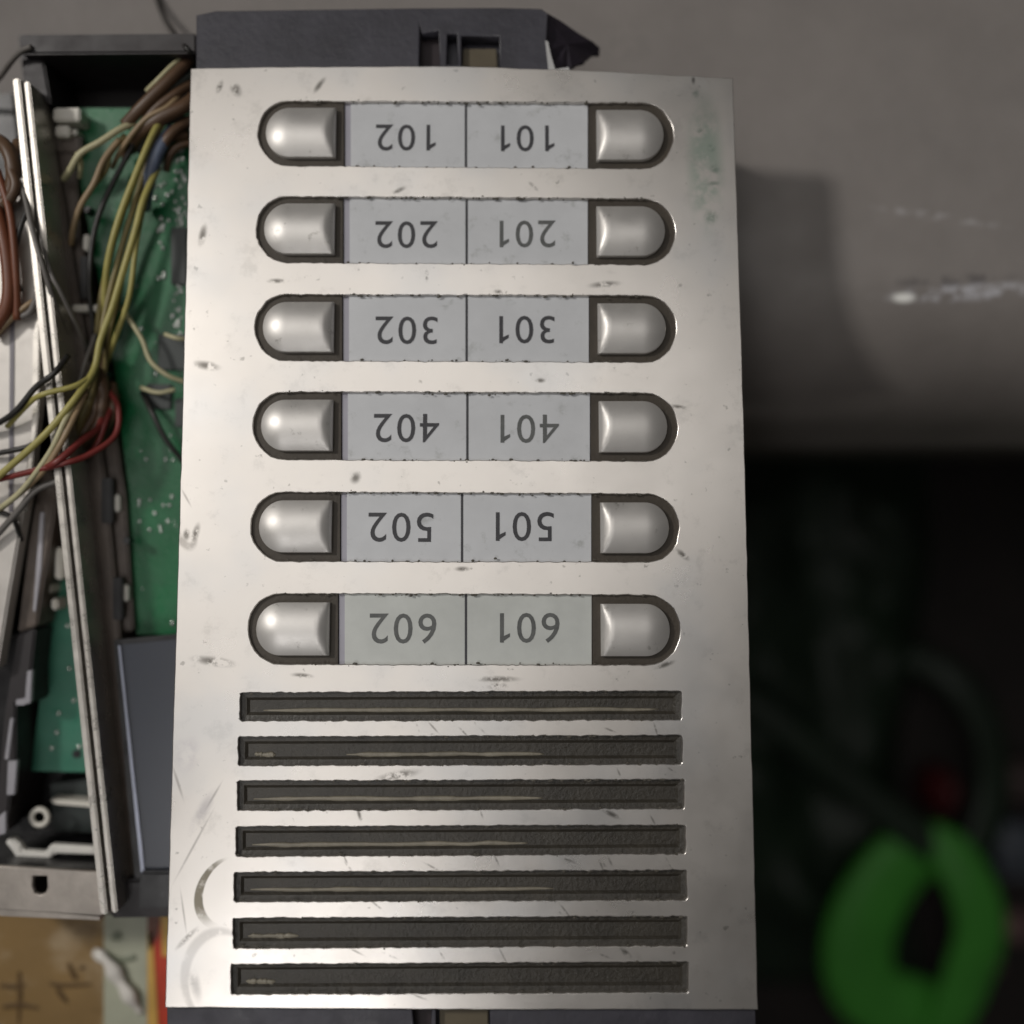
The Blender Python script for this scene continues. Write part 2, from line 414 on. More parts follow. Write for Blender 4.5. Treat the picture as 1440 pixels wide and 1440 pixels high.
for q in [(978, 132, 8, 9, 0), (985, 185, 8, 8, 30), (1000, 208, 9, 8, 30), (1005, 238, 10, 9, 30), (1003, 258, 14, 5, 0), (1000, 305, 14, 14, 0)]:
    scuff(*q, col=(120, 142, 128), a=0.6)
scuff(975, 112, 4, 10, 0, (70, 66, 60), 0.8)
arc_mark(318, 1256, 52, 0.05, (112, 106, 92), 0.95, 0.8, 1.0, 30, (9, -3, 0.93), (284, 1246, 52, 62))  # crescent scrape
arc_mark(262, 752, 24, 0.3, (138, 132, 126), 0.55, 0.7, 1.1, -20, (3, -6, 0.8))
arc_mark(306, 1372, 66, 0.10, (150, 146, 142), 0.45, 0.8, 1.0, 0, (8, 6, 0.93))
for q in [(272, 1190, 70, 2.5, -62), (258, 1282, 40, 2.2, 80), (300, 1120, 30, 2.5, -60), (250, 1100, 34, 3, 70), (262, 700, 20, 2.5, 60)]: scuff(*q, col=(140, 134, 130), a=0.6, nlo=0.2, nhi=0.4)
cl = plate_M.math('MULTIPLY', plate_M.maprange(plate_M.noise(28, 3, 0.5), 0.45, 0.7, 0, 1), 0.35); plate_M.overlay(cl, (196, 200, 204))
scuff(262, 1320, 26, 5, -45, a=0.7); scuff(275, 1385, 10, 30, -15, (150, 147, 144), 0.6, 0.3, 0.5, 200)
scuff(285, 1140, 12, 40, 30, (160, 155, 158), 0.55, 0.3, 0.55, 200); scuff(262, 1060, 26, 34, 0, (176, 170, 176), 0.45, 0.35, 0.6, 160)
# grime gathered along the upper rims of the openings
flush_marks()
link('face_plate', plate_me, plate_M.m, panel)

# grime crust on opening edges: ragged little crumbs, one part
bm = bmesh.new()
for L, Rr, dv in ROWS:
    for k in range(120):
        t = random.random(); e = random.choice([0, 0, 1])
        x = 372 + t * 560; y = (L[2] + (Rr[2] - L[2]) * t) if e == 0 else (L[3] + (Rr[3] - L[3]) * t)
        if x < L[0] + 42 or x > Rr[1] - 42: continue
        c = plane_px(x, y + random.gauss(0, 1.2), -0.0002); r = random.uniform(0.00008, 0.0004)
        bmesh.ops.create_icosphere(bm, subdivisions=1, radius=1, matrix=Matrix.Translation(c) @ Matrix.Diagonal((r * random.uniform(1, 2.2), r, r * 0.8, 1)))
for s in SLOTS:
    for k in range(90):
        t = random.random(); e = random.choice([0, 1])
        x = s[0] + (s[3] - s[0]) * t; y = (s[1] + (s[4] - s[1]) * t) if e == 0 else (s[2] + (s[5] - s[2]) * t)
        c = plane_px(x, y + random.gauss(0, 1.0), -0.0002); r = random.uniform(0.00008, 0.00042)
        bmesh.ops.create_icosphere(bm, subdivisions=1, radius=1, matrix=Matrix.Translation(c) @ Matrix.Diagonal((r * random.uniform(1, 2.2), r, r * 0.8, 1)))
grime_m = M('grime', (88, 84, 76), 0.8, var=0.2).m
o = link('grime_crumbs', bm_mesh(bm), grime_m, panel); o['kind'] = 'stuff'

# wedge-shaped case behind the plate, back flat on bench and box
def top_y(x): return 4 + abs(x - 620) * 0.002
def wedge(poly, h):
    bm = bmesh.new()
    top = [bm.verts.new(plane_px(x, y, h)) for x, y in poly]; f = bm.faces.new(top)
    r = bmesh.ops.extrude_face_region(bm, geom=[f])
    for v in r['geom']:
        if isinstance(v, bmesh.types.BMVert): v.co.z = BZ + 0.0002
    return bm_mesh(bm)
case_poly = [(272, 14), (300, 8), (588, 4), (704, 3.4), (762, 5), (771, 12), (769, 50), (778, 98), (1005, 130), (1046, 1405), (1064, 1422), (1068, 1475), (230, 1475), (234, 1424), (256, 1380)]
link('case', wedge(case_poly, -TH - 0.0052), case_m, panel)
# front skin of the case: the flange that shows above and below the plate, with its openings
def skin(poly, hs, h, th, mat, name):
    me = holed_plate([uv(*p) for p in poly], [[uv(*p) for p in q] for q in hs], th, 0.0003)
    me.transform(PM @ Matrix.Translation((0, 0, h))); return link(name, me, mat, panel)
sk_h = [[(588, 22), (592, 40), (616, 36), (618, 86), (588, 86)], [(628, 42), (642, 40), (644, 84), (627, 84)], [(648, 44), (702, 44), (703, 92), (648, 92)]]
skin([(272, 14), (300, 8), (588, 4), (704, 3.4), (762, 5), (771, 12), (769, 50), (778, 150), (272, 150)], sk_h, -TH - 0.0002, 0.0048, case_m, 'case_flange')
skin([(230, 1395), (1064, 1395), (1068, 1475), (230, 1475)], [[(578, 1424), (606, 1424), (604, 1470), (582, 1470)], [(612, 1424), (688, 1424), (690, 1470), (612, 1470)]], -TH - 0.0002, 0.0048, case_m, 'case_flange')
def plane_prism(poly, h, th, mat, name, parent=panel, bevel=0.0):
    bm = bmesh.new(); f = bm.faces.new([bm.verts.new(plane_px(x, y, h)) for x, y in poly])
    r = bmesh.ops.extrude_face_region(bm, geom=[f])
    for v in r['geom']:
        if isinstance(v, bmesh.types.BMVert): v.co -= NAX * th
    bmesh.ops.recalc_face_normals(bm, faces=bm.faces)
    if bevel: bmesh.ops.bevel(bm, geom=list(bm.edges), offset=bevel, segments=2, affect='EDGES')
    return link(name, bm_mesh(bm), mat, parent)
plane_prism([(650, 54), (698, 54), (700, 92), (648, 92)], -TH - 0.003, 0.002, brown_tab_m, 'latch_tab', bevel=0.0003)
plane_prism([(616, 1424), (686, 1424), (686, 1470), (616, 1470)], -TH - 0.003, 0.002, brown_tab_m, 'latch_tab', bevel=0.0003)
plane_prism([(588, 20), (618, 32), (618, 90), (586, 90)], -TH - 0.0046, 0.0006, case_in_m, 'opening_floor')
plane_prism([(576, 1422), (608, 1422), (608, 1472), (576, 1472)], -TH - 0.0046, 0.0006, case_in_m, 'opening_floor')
# torn flap of the case skin, bent outwards and down
flap_px = [(767, 6), (790, 10), (815, 19), (838, 27), (849, 30), (849, 38), (838, 42), (830, 51), (824, 62), (814, 68), (806, 76), (799, 87), (790, 86), (782, 89), (776, 78), (771, 60), (769, 40)]
bm = bmesh.new()
def flap_pt(x, y): return plane_px(x, y, -TH - 0.002 - 0.010 * max(0, (x - 767) / 82.0) ** 1.2 + 0.0008 * math.sin(y * 0.2 + x * 0.1))
cv = bm.verts.new(flap_pt(800, 42)); ring = [bm.verts.new(flap_pt(x, y)) for x, y in flap_px]
for a, b in zip(ring, ring[1:] + ring[:1]): bm.faces.new((cv, a, b))
r = bmesh.ops.extrude_face_region(bm, geom=list(bm.faces))
for v in r['geom']:
    if isinstance(v, bmesh.types.BMVert): v.co -= NAX * 0.0012
flap_m = M('torn_flap', (42, 36, 46), 0.5, var=0.3, vscale=120, bump=0.3).m
link('torn_flap', bm_mesh(bm), flap_m, panel)['label'] = 'dark torn flap at the broken corner of the case'
plane_prism([(767, 50), (771, 52), (775, 70), (781, 91), (800, 88), (804, 96), (772, 96)], -TH - 0.0001, 0.0006, crack_m, 'broken_edge')

# buttons, surrounds, cards, numbers
but_M = M('satin_button', (214, 211, 207), 0.46, 0.65, var=0.05, vscale=80, bump=0.08, bscale=120, rvar=0.05)
bs = but_M.math('MULTIPLY', but_M.maprange(but_M.noise(230, 5, 0.7), 0.60, 0.74, 0, 1), 0.5); but_M.overlay(bs, (120, 116, 108))
but_m = but_M.m
def button_mesh(cx, cy, hw, hh, left, k):
    """domed D button; cx,cy uv centre, hw half length, hh half height; round end outwards"""
    sgn = -1 if left else 1
    e, H = 0.0006, 0.0027
    xin, xout = -hw, hw                      # local x: inner end -> outer end
    xc = xout - hh * 0.93
    nx, ny = 26, 18; V = []; Fc = []
    def half(x):
        if x <= xc: return hh
        q = (x - xc) / (xout - xc); return hh * math.sqrt(max(0.0025, 1 - q * q))
    for i in range(nx + 1):
        t = i / nx; x = xin + (xout - xin) * (1 - (1 - t) ** 1.35)
        b = half(x)
        for j in range(ny + 1):
            s = -1 + 2 * j / ny; s = math.sin(s * math.pi / 2 * 0.98) / math.sin(math.pi / 2 * 0.98); y = b * s
            if x > xc: r = min(1, math.hypot((x - xc) / (xout - xc), y / hh))
            else: r = abs(y) / hh
            z = e + (H - e) * (1 - r * r)
            z = min(z, e + 0.00005 + 0.82 * (x - xin))
            
            V.append(Vector((cx + sgn * x, cy + y, z)))
    top = len(V)
    for i in range(nx):
        for j in range(ny):
            a = i * (ny + 1) + j; Fc.append((a, a + 1, a + ny + 2, a + ny + 1))
    bd = [j for j in range(ny + 1)] + [i * (ny + 1) + ny for i in range(1, nx + 1)] + [nx * (ny + 1) + j for j in range(ny - 1, -1, -1)] + [i * (ny + 1) for i in range(nx - 1, 0, -1)]
    for q in bd: V.append(Vector((V[q].x, V[q].y, -0.0022)))
    n = len(bd)
    for q in range(n): Fc.append((bd[q], top + q, top + (q + 1) % n, bd[(q + 1) % n]))
    me = mesh_from(V, Fc); bm = bmesh.new(); bm.from_mesh(me); bmesh.ops.recalc_face_normals(bm, faces=bm.faces); bm.to_mesh(me); bm.free()
    me.transform(PM); return me
NUM = [('102', '101'), ('202', '201'), ('302', '301'), ('402', '401'), ('502', '501'), ('602', '601')]
CEN = [((570, 191), (742, 192)), ((571, 328), (742, 327)), ((571, 463), (741, 462)), ((571, 601), (745, 602)), ((563, 741), (738, 740)), ((566, 884), (745, 883))]
for ri, (L, Rr, dv) in enumerate(ROWS):
    for side, r in ((0, L), (1, Rr)):
        left = side == 0
        me = holed_plate([uv(*p) for p in dpts(r, left, 3 if False else 0)][:], [], 0.0016, 0.00015)
        # widen a touch so it tucks under the plate on three sides
        me = holed_plate([uv(*p) for p in dpts((r[0] - (3 if left else 0), r[1] + (0 if left else 3), r[2] - 3, r[3] + 3), left)], [], 0.0016, 0.0001)
        me.transform(PM @ Matrix.Translation((0, 0, -0.0011)))
        ring = link('button_surround', me, rim_m, panel)
        a = uv(r[0], r[2]); b = uv(r[1], r[3]); px = 0.29 / F
        hw = (abs(b[0] - a[0])) / 2 - 12.5 * px; hh = abs(a[1] - b[1]) / 2 - 12.0 * px
        cx = (a[0] + b[0]) / 2 + (0.5 if left else -1.5) * px; cy = (a[1] + b[1]) / 2
        bo = link('call_button', button_mesh(cx, cy, hw, hh, left, ri), but_m, panel, True)
        bo.data.polygons.foreach_set('use_smooth', [True] * len(bo.data.polygons))
    ya = [L[2], Rr[2]]; yb = [L[3], Rr[3]]
    def yy(x, w_): return w_[0] + (w_[1] - w_[0]) * (x - L[0]) / (Rr[1] - L[0])
    def quad(x0, x1, g=0.0): return [(x0, yy(x0, ya) - g), (x1, yy(x1, ya) - g), (x1, yy(x1, yb) + g), (x0, yy(x0, yb) + g)]
    xs = L[1] + 0.8
    plane_prism(quad(xs, Rr[0] - 0.6, 4), -0.0017, 0.001, holder_m, 'card_holder')
    for side, (x0, x1) in ((0, (xs + 8.5, dv - 1.5)), (1, (dv + 1.5, Rr[0] - 1.0))):
        old = (ri == 5)
        c = plane_prism(quad(x0, x1, 3.5), -0.0012, 0.0006, card_old_m if old else card_m, 'name_card', bevel=0.00008)
        s = NUM[ri][side]; cxp, cyp = CEN[ri][side]
        tm = text_mesh(s)
        bb = [v.co for v in tm.vertices]; mx_ = (min(v.x for v in bb) + max(v.x for v in bb)) / 2; my_ = (min(v.y for v in bb) + max(v.y for v in bb)) / 2
        wd = max(v.x for v in bb) - min(v.x for v in bb); hg = max(v.y for v in bb) - min(v.y for v in bb)
        u0, v0 = uv(cxp, cyp); tgt_h = 41 * 0.29 / F * (1.0 - 0.05 * (0.5 - ri / 6))
        S = tgt_h / hg
        tm.transform(PM @ Matrix.Translation((u0, v0, -0.0011)) @ Matrix.Rotation(math.pi, 4, 'Z') @ Matrix.Diagonal((S, S, 0.005, 1)) @ Matrix.Translation((-mx_, -my_, 0)))
        link('number', tm, ink_faded_m if s in ('201', '601', '602', '401') else ink_m, c)
    # dark divider seen between the two cards
    plane_prism(quad(dv - 1.6, dv + 1.6, 3.4), -0.00115, 0.0006, ink_m, 'card_divider')

for si, s in enumerate(SLOTS):
    # a trough: outer ledge, inner groove and lower lip coloured pale as sheen
    rings_px = [(3, -0.0013), (-7, -0.0016), (-11, -0.0022), (-13, -0.0022)]
    bm = bmesh.new(); loops = []
    for g, h in rings_px: loops.append([bm.verts.new(plane_px(x, y, h)) for x, y in slot_px(s, g)])
    for a, b in zip(loops, loops[1:]):
        for k in range(4): bm.faces.new((a[k], a[(k + 1) % 4], b[(k + 1) % 4], b[k]))
    bm.faces.new(loops[-1])
    me = bm_mesh(bm)
    tr = link('grille_slot', me, slot_m, panel)
    lipspec = {0: [(30, 590)], 1: [(20, 50), (150, 430)], 2: [(20, 430)], 3: [(20, 410)], 4: [(20, 450)], 5: [(18, 90)], 6: [(18, 60)]}[si]
    for (xa, xb) in lipspec:
        ptsl = []; n = 14
        for k in range(n + 1):
            x = s[0] + xa + (xb - xa) * k / n; t = (x - s[0]) / (s[3] - s[0])
            y = (s[2] + (s[5] - s[2]) * t) - 13.5 + random.gauss(0, 0.35)
            ptsl.append(plane_px(x, y, -0.0022))
        rr = [random.uniform(0.7, 1.15) for _ in range(n + 2)]
        lp = tube(ptsl, lambda t: 0.00075 * rr[int(t * n)] * min(1, 0.3 + 6 * t, 0.3 + 6 * (1 - t)), 6, 3, 0.6)
        link('sheen_lip', lp, slot_lip_m, tr, True)

# ------------------------------------------------------------------ opened intercom units to the left
hous_m = M('housing_plastic', (34, 29, 29), 0.45, var=0.3, vscale=90, bump=0.2, bscale=300, rvar=0.1).m
wall_m = M('housing_wall', (42, 37, 39), 0.5, var=0.25, vscale=90, rvar=0.1).m
chan_m = M('channel_plastic', (92, 81, 73), 0.4, var=0.3, vscale=110, bump=0.2, rvar=0.1).m
black_m = M('black_plastic', (24, 23, 25), 0.35, var=0.3, rvar=0.1).m
alu_m = M('aluminium', (205, 200, 192), 0.32, 0.7, var=0.1, vscale=120, rvar=0.1).m
pale_m = M('pale_aluminium', (205, 200, 194), 0.4, 0.3, var=0.1, vscale=70, rvar=0.1).m
plate2_m = M('dirty_metal_plate', (176, 168, 160), 0.45, 0.3, var=0.25, vscale=70, bump=0.2, rvar=0.12).m
pcb_M = M('green_circuit_board', (22, 104, 62), 0.3, var=0.3, vscale=50, rvar=0.1, bump=0.15, bscale=500)
pm = pcb_M.math('MULTIPLY', pcb_M.maprange(pcb_M.noise(160, 4, 0.6), 0.55, 0.68, 0, 1), 0.5); pcb_M.overlay(pm, (16, 84, 50))
pcb_m = pcb_M.m
pcb2_M = M('pale_circuit_board', (58, 120, 98), 0.35, var=0.2, vscale=60, rvar=0.1); pcb2_m = pcb2_M.m
solder_m = M('solder', (215, 222, 215), 0.22, 0.7, var=0.1).m
white_m = M('white_plastic', (214, 210, 200), 0.4, var=0.12).m
glass_m = M('display_glass', (50, 54, 64), 0.3, var=0.1, vscale=20, spec=0.6).m
bezel_m = M('display_bezel', (176, 180, 196), 0.3, 0.4, var=0.15).m

pend = []
A = thing('opened_intercom', 'opened intercom housing with green circuit board and wires beside the silver panel', 'intercom', (P(160, 700, .345).x, 0, BZ), 'opened intercoms')
XR = 296
def AL(y): return 22 + (y - 110) * (146 - 22) / (1285 - 110)      # outer aluminium rail line
link('housing', prism([(26, 50), (XR, 50), (XR, 1285), (150, 1285)], 0.336, 0.0089), hous_m, A)
link('end_wall', prism([(26, 48), (XR - 20, 46), (XR - 20, 74), (29, 76)], 0.308, 0.030, 0.0006), wall_m, A)
link('end_wall', prism([(29, 77), (60, 80), (72, 148), (32, 112)], 0.312, 0.026, 0.0006), wall_m, A)
def strip(p0, p1, wd, d, th, mat, parent, name, bevel=0.0004):
    return link(name, prism([(p0[0] - wd / 2, p0[1]), (p0[0] + wd / 2, p0[1]), (p1[0] + wd / 2, p1[1]), (p1[0] - wd / 2, p1[1])], d, th, bevel), mat, parent)
strip((22, 110), (146, 1286), 10, 0.303, 0.034, alu_m, A, 'aluminium_rail')
strip((37, 114), (161, 1284), 8, 0.3035, 0.034, alu_m, A, 'aluminium_rail')
strip((29.5, 112), (153.5, 1285), 6, 0.3075, 0.030, chan_m, A, 'rail_groove')
link('inner_channel', prism([(42, 116), (62, 120), (96, 330), (120, 480), (150, 690), (168, 885), (180, 1030), (200, 1240), (158, 1262)], 0.3165, 0.0197, 0.0006), chan_m, A)
link('channel_step', prism([(74, 205), (104, 200), (112, 330), (146, 500), (176, 700), (188, 888), (160, 890), (140, 700), (112, 480), (90, 330)], 0.3195, 0.017, 0.0006), chan_m, A)
link('circuit_board', prism([(104, 152), (XR - 4, 152), (XR - 4, 892), (192, 892), (182, 700), (158, 500), (114, 262)], 0.3225, 0.0016), pcb_m, A)
link('board_support', px_box(200, 200, XR - 10, 860, 0.3242, 0.0125), hous_m, A)
for (x0, y0, x1, y1, d, th) in [(74, 151, 112, 170, .315, .008), (77, 176, 98, 192, .316, .008), (101, 180, 108, 190, .317, .006), (116, 329, 126, 352, .3175, .004),
                                (160, 695, 168, 720, .3175, .004), (172, 822, 180, 846, .3175, .004), (100, 428, 138, 438, .3155, .004)]:
    link('white_clip', px_box(x0, y0, x1, y1, d, th, 0.0005), white_m, A)
link('clip_mount', px_box(78, 190, 114, 215, .3185, .014, 0.0006), chan_m, A)
for (x0, y0, x1, y1) in [(142, 672, 158, 736), (158, 812, 172, 872), (112, 360, 124, 420)]:
    link('channel_slot', px_box(x0, y0, x1, y1, .3160, .003, 0.0004), black_m, A)
for (x, y) in [(126, 297), (180, 760), (150, 527)]:
    bm = bmesh.new(); bmesh.ops.create_cone(bm, cap_ends=True, segments=12, radius1=0.0014, radius2=0.0011, depth=0.003, matrix=Matrix.Translation(P(x, y, .3165)))
    link('screw_boss_or_hole', bm_mesh(bm), black_m, A)
link('lower_block', prism([(160, 1238), (236, 1236), (262, 1290), (154, 1292)], 0.3115, 0.0335, 0.0008), wall_m, A)
link('lower_block', prism([(196, 1226), (262, 1226), (262, 1276), (194, 1280)], 0.3105, 0.0335, 0.0008), black_m, A)
g = link('display', prism([(166, 906), (XR - 6, 894), (XR - 6, 1236), (202, 1240)], 0.313, 0.022), glass_m, A)
link('display_frame', prism([(160, 900), (XR - 6, 888), (XR - 6, 895), (166, 906.5)], 0.3126, 0.003), black_m, g)
link('display_frame', prism([(160, 902), (165, 906), (199, 1240), (190, 1240)], 0.3128, 0.004), black_m, g)
link('display_edge', prism([(166, 908), (169, 908), (205, 1240), (199.5, 1240)], 0.3124, 0.002), bezel_m, g)
bm = bmesh.new()
for k in range(150):
    t = random.random()
    if t < 0.55: x, y = random.gauss(252, 6), random.uniform(200, 480)
    elif t < 0.8: x, y = random.gauss(228, 5), random.choice([215, 260, 285, 310, 322, 345, 388]) + random.gauss(0, 4)
    elif t < 0.9: x, y = random.uniform(190, 262), random.choice([638, 636, 705, 740]) + random.gauss(0, 5)
    else: x, y = random.uniform(190, 262), random.uniform(400, 880)
    if x > 275: continue
    rr = random.uniform(0.0003, 0.0008)
    bmesh.ops.create_icosphere(bm, subdivisions=2, radius=1, matrix=Matrix.Translation(P(x, y, .3224)) @ Matrix.Diagonal((rr, rr * random.uniform(.8, 1.6), rr * .8, 1)))
o = link('solder_joints', bm_mesh(bm), solder_m, A, True); o['kind'] = 'stuff'
comp_m = M('chip_component', (36, 44, 42), 0.4).m
for (x0, y0, x1, y1) in [(240, 320, 262, 400), (222, 470, 262, 520), (205, 540, 240, 575), (246, 560, 270, 600)]:
    link('component', px_box(x0, y0, x1, y1, .3212, .0014, 0.0003), comp_m, A)

for c_, r_, pts in [('brown', .0014, [(284, 110, .318), (246, 132, .3125), (214, 158, .312), (188, 196, .315), (176, 222, .319)]),
                    ('dark', .0013, [(284, 172, .319), (244, 168, .315), (212, 182, .3145), (196, 214, .318)]),
                    ('brown', .0012, [(284, 200, .319), (256, 204, .316), (240, 216, .316), (234, 240, .319)]),
                    ('tan', .0008, [(262, 120, .316), (238, 148, .311), (204, 168, .3105), (172, 208, .313), (158, 236, .318)]),
                    ('olive', .0009, [(244, 150, .314), (206, 214, .3125), (180, 280, .313), (160, 340, .314), (142, 420, .315), (136, 476, .317)]),
                    ('brown', .0015, [(150, 500, .318), (136, 540, .314), (134, 580, .313), (116, 610, .313), (98, 640, .3165)]),
                    ('red', .0009, [(166, 556, .318), (150, 590, .312), (136, 626, .311), (112, 648, .3145)]),
                    ('black', .0009, [(196, 186, .315), (140, 300, .315), (126, 390, .3145), (132, 470, .317)]),
                    ('pale', .0007, [(198, 545, .319), (222, 552, .317), (246, 548, .318)])]:
    pend.append((c_, r_, pts))

B = thing('opened_intercom', 'dismantled intercom with pale board and slotted metal end plate beside aluminium rails', 'intercom', (P(20, 900, .345).x, 0, BZ), 'opened intercoms')
link('housing', prism([(-80, 150), (16, 130), (136, 1280), (-80, 1280)], 0.339, 0.0059), black_m, B)
link('circuit_board', prism([(94, 770), (126, 1086), (44, 1084), (74, 826)], 0.3265, 0.0016), pcb2_m, B)
link('board_support', prism([(94, 800), (116, 1070), (56, 1070), (80, 846)], 0.3282, 0.0105), black_m, B)
link('aluminium_cover', prism([(-80, 300), (8, 288), (30, 246), (44, 330), (58, 415), (52, 560), (36, 700), (14, 830), (-4, 940), (-80, 960)], 0.309, 0.006, 0.0006), pale_m, B)
link('cover_support', prism([(-80, 420), (30, 420), (20, 700), (-10, 900), (-80, 930)], 0.3152, 0.0235), black_m, B)
link('cover_groove', prism([(14, 440), (20, 440), (18, 720), (12, 720)], 0.3087, 0.0005), M('groove_dark', (120, 116, 124), 0.4).m, B)
link('cover_rib', prism([(46, 470), (56, 425), (54, 580), (38, 720), (32, 720), (44, 600)], 0.3075, 0.0025, 0.0003), alu_m, B)
link('side_frame', prism([(60, 640), (82, 690), (66, 790), (52, 880), (24, 890), (40, 760)], 0.3145, 0.0245, 0.0006), chan_m, B)
link('side_frame', prism([(24, 892), (50, 884), (44, 940), (44, 990), (22, 990), (22, 1060), (8, 1170), (-10, 1180), (6, 1000)], 0.3145, 0.0245, 0.0006), wall_m, B)
edge_m = M('worn_grey_edge', (176, 174, 180), 0.35, 0.3, var=0.2).m
for pl in [[(56, 720), (62, 720), (58, 800), (50, 860), (46, 860)], [(38, 944), (45, 942), (43, 988), (33, 992), (22, 992), (22, 984), (35, 982)],
           [(14, 1010), (19, 1010), (12, 1068), (6, 1068)], [(11, 1070), (24, 1070), (20, 1118), (9, 1118)], [(-4, 1150), (8, 1140), (8, 1172), (-4, 1176)]]:
    link('worn_edge', prism(pl, .3140, 0.002, 0.0002), edge_m, B)
for (x0, y0, x1, y1) in [(60, 816, 70, 836), (71, 842, 81, 858), (76, 770, 88, 815)]:
    link('white_clip', px_box(x0, y0, x1, y1, .3190, .010, 0.0006), white_m, B)
link('inner_plate', prism([(70, 1102), (128, 1096), (136, 1172), (74, 1168)], 0.330, 0.010, 0.0005), comp_m, B)
link('white_bracket', prism([(70, 1124), (130, 1128), (131, 1136), (74, 1131)], 0.3245, 0.006, 0.0004), white_m, B)
link('white_bracket', prism([(6, 1184), (16, 1178), (30, 1190), (30, 1196), (64, 1199), (70, 1188), (134, 1192), (135, 1202), (76, 1200), (70, 1208), (22, 1206), (16, 1196)], 0.3185, 0.003, 0.0005), M('bright_white', (240, 238, 232), 0.3).m, B)
link('bracket_post', prism([(24, 1196), (66, 1200), (74, 1194), (130, 1197), (130, 1201), (24, 1205)], 0.3212, 0.019), black_m, B)
bm = bmesh.new(); c = P(56, 1149, .322)
rg = []
for k in range(20):
    a = k * 2 * math.pi / 20; rg.append([bm.verts.new(c + Vector((math.cos(a) * (0.0025 + 0.0009 * math.cos(q * math.pi / 4)), math.sin(a) * (0.0025 + 0.0009 * math.cos(q * math.pi / 4)), 0.0009 * math.sin(q * math.pi / 4) - (0.016 if False else 0)))) for q in range(8)])
for k in range(20):
    for q in range(8): bm.faces.new((rg[k][q], rg[(k + 1) % 20][q], rg[(k + 1) % 20][(q + 1) % 8], rg[k][(q + 1) % 8]))
link('screw_ring', bm_mesh(bm), white_m, B, True)
bm = bmesh.new(); bmesh.ops.create_cone(bm, cap_ends=True, segments=16, radius1=0.0027, radius2=0.0026, depth=0.017, matrix=Matrix.Translation(P(56, 1149, .3305)))
link('screw_post', bm_mesh(bm), black_m, B)
def pd_uv(x, y, d=.308): q = P(x, y, d); return (q.x, q.y)
sl = [(46, 1232), (66, 1232), (67, 1248), (64, 1256), (56, 1259), (48, 1256), (45, 1246)]
me = holed_plate([pd_uv(*p) for p in [(-80, 1214), (138, 1226), (144, 1288), (-80, 1274)]], [[pd_uv(*p) for p in sl]], 0.002, 0.0003)
me.transform(Matrix.Translation((0, 0, CAMZ - .308))); link('end_plate', me, plate2_m, B)
link('end_plate_lip', prism([(-80, 1276), (0, 1277), (140, 1289), (140, 1294), (0, 1288), (-80, 1287)], 0.309, 0.0355), plate2_m, B)
link('end_wall', prism([(-80, 1213), (137, 1222), (138, 1229), (-80, 1222)], 0.3105, 0.030), black_m, B)

# ---- wires (soldered into the opened units: parts)
wm = {k: M('wire_' + k, c, 0.42, var=0.15, vscale=150).m for k, c in dict(yellow=(168, 160, 92), pale=(186, 180, 144), olive=(132, 120, 76), brown=(92, 70, 52), red=(120, 48, 44),
      black=(38, 36, 34), grey=(108, 104, 100), slate=(98, 108, 128), orange=(116, 68, 46), dark=(48, 52, 46), tan=(150, 128, 98)).items()}
def wire(col, r, pts, parent=A, d=0.31):
    q = []
    for i, p in enumerate(pts):
        dd = p[2] if len(p) > 2 else d
        q.append(P(p[0], p[1], dd))
    return link('wire', tube(q, r, 8, 8), wm[col], parent, True)
r1 = 0.00085
for c_, r_, pts in pend: wire(c_, r_, pts)
for (x, y) in [(83, 1003), (80, 1030), (112, 1050), (73, 1052), (95, 880), (98, 940), (104, 985)]:
    bm = bmesh.new(); bmesh.ops.create_icosphere(bm, subdivisions=2, radius=0.0008, matrix=Matrix.Translation(P(x, y, .3264))); link('solder_joint', bm_mesh(bm), solder_m, B, True)
bm = bmesh.new(); bmesh.ops.create_cone(bm, cap_ends=True, segments=12, radius1=0.0013, radius2=0.0013, depth=0.0008, matrix=Matrix.Translation(P(108, 1060, .3263))); link('screw_boss_or_hole', bm_mesh(bm), black_m, B)  # black disc coloured as the dark of a hole in the board
wire('yellow', r1 * 1.2, [(228, 165, .313), (212, 195, .31), (193, 240, .309), (168, 305, .309), (152, 365, .31), (147, 420, .314), (150, 470, .318)])
wire('yellow', r1 * 1.25, [(222, 235, .314), (202, 280, .31), (190, 325, .309), (172, 385, .309), (157, 435, .309), (141, 480, .308), (132, 520, .307), (106, 560, .302), (62, 612, .3005), (0, 668, .302), (-40, 700, .304)])
wire('yellow', r1, [(206, 270, .313), (192, 340, .31), (182, 415, .31), (164, 470, .313), (150, 510, .317)])
wire('olive', r1 * 1.1, [(214, 205, .314), (185, 300, .312), (165, 370, .312), (148, 440, .312), (138, 500, .311), (120, 560, .306)])
wire('olive', r1, [(200, 290, .314), (178, 360, .313), (166, 420, .313), (152, 480, .314), (146, 540, .316)])
wire('pale', r1 * 1.2, [(190, 172, .313), (168, 182, .311), (140, 200, .31), (113, 216, .31), (98, 240, .312), (90, 252, .316)])
wire('pale', r1 * 0.9, [(108, 214, .311), (114, 228, .313), (112, 250, .317)])
wire('tan', r1 * 1.1, [(168, 196, .312), (146, 225, .311), (132, 258, .311), (114, 288, .312), (104, 318, .314), (100, 345, .318)])
wire('olive', r1, [(176, 190, .313), (156, 215, .312), (148, 240, .313), (128, 265, .314)])
wire('pale', r1 * 0.9, [(170, 432, .316), (184, 452, .314), (200, 478, .314), (212, 508, .314), (236, 528, .315), (262, 538, .318)])
wire('pale', r1 * 0.8, [(232, 470, .316), (250, 476, .315), (270, 477, .318)])
wire('yellow', r1, [(128, 530, .306), (104, 543, .302), (62, 554, .3005), (42, 566, .303), (10, 600, .307)])
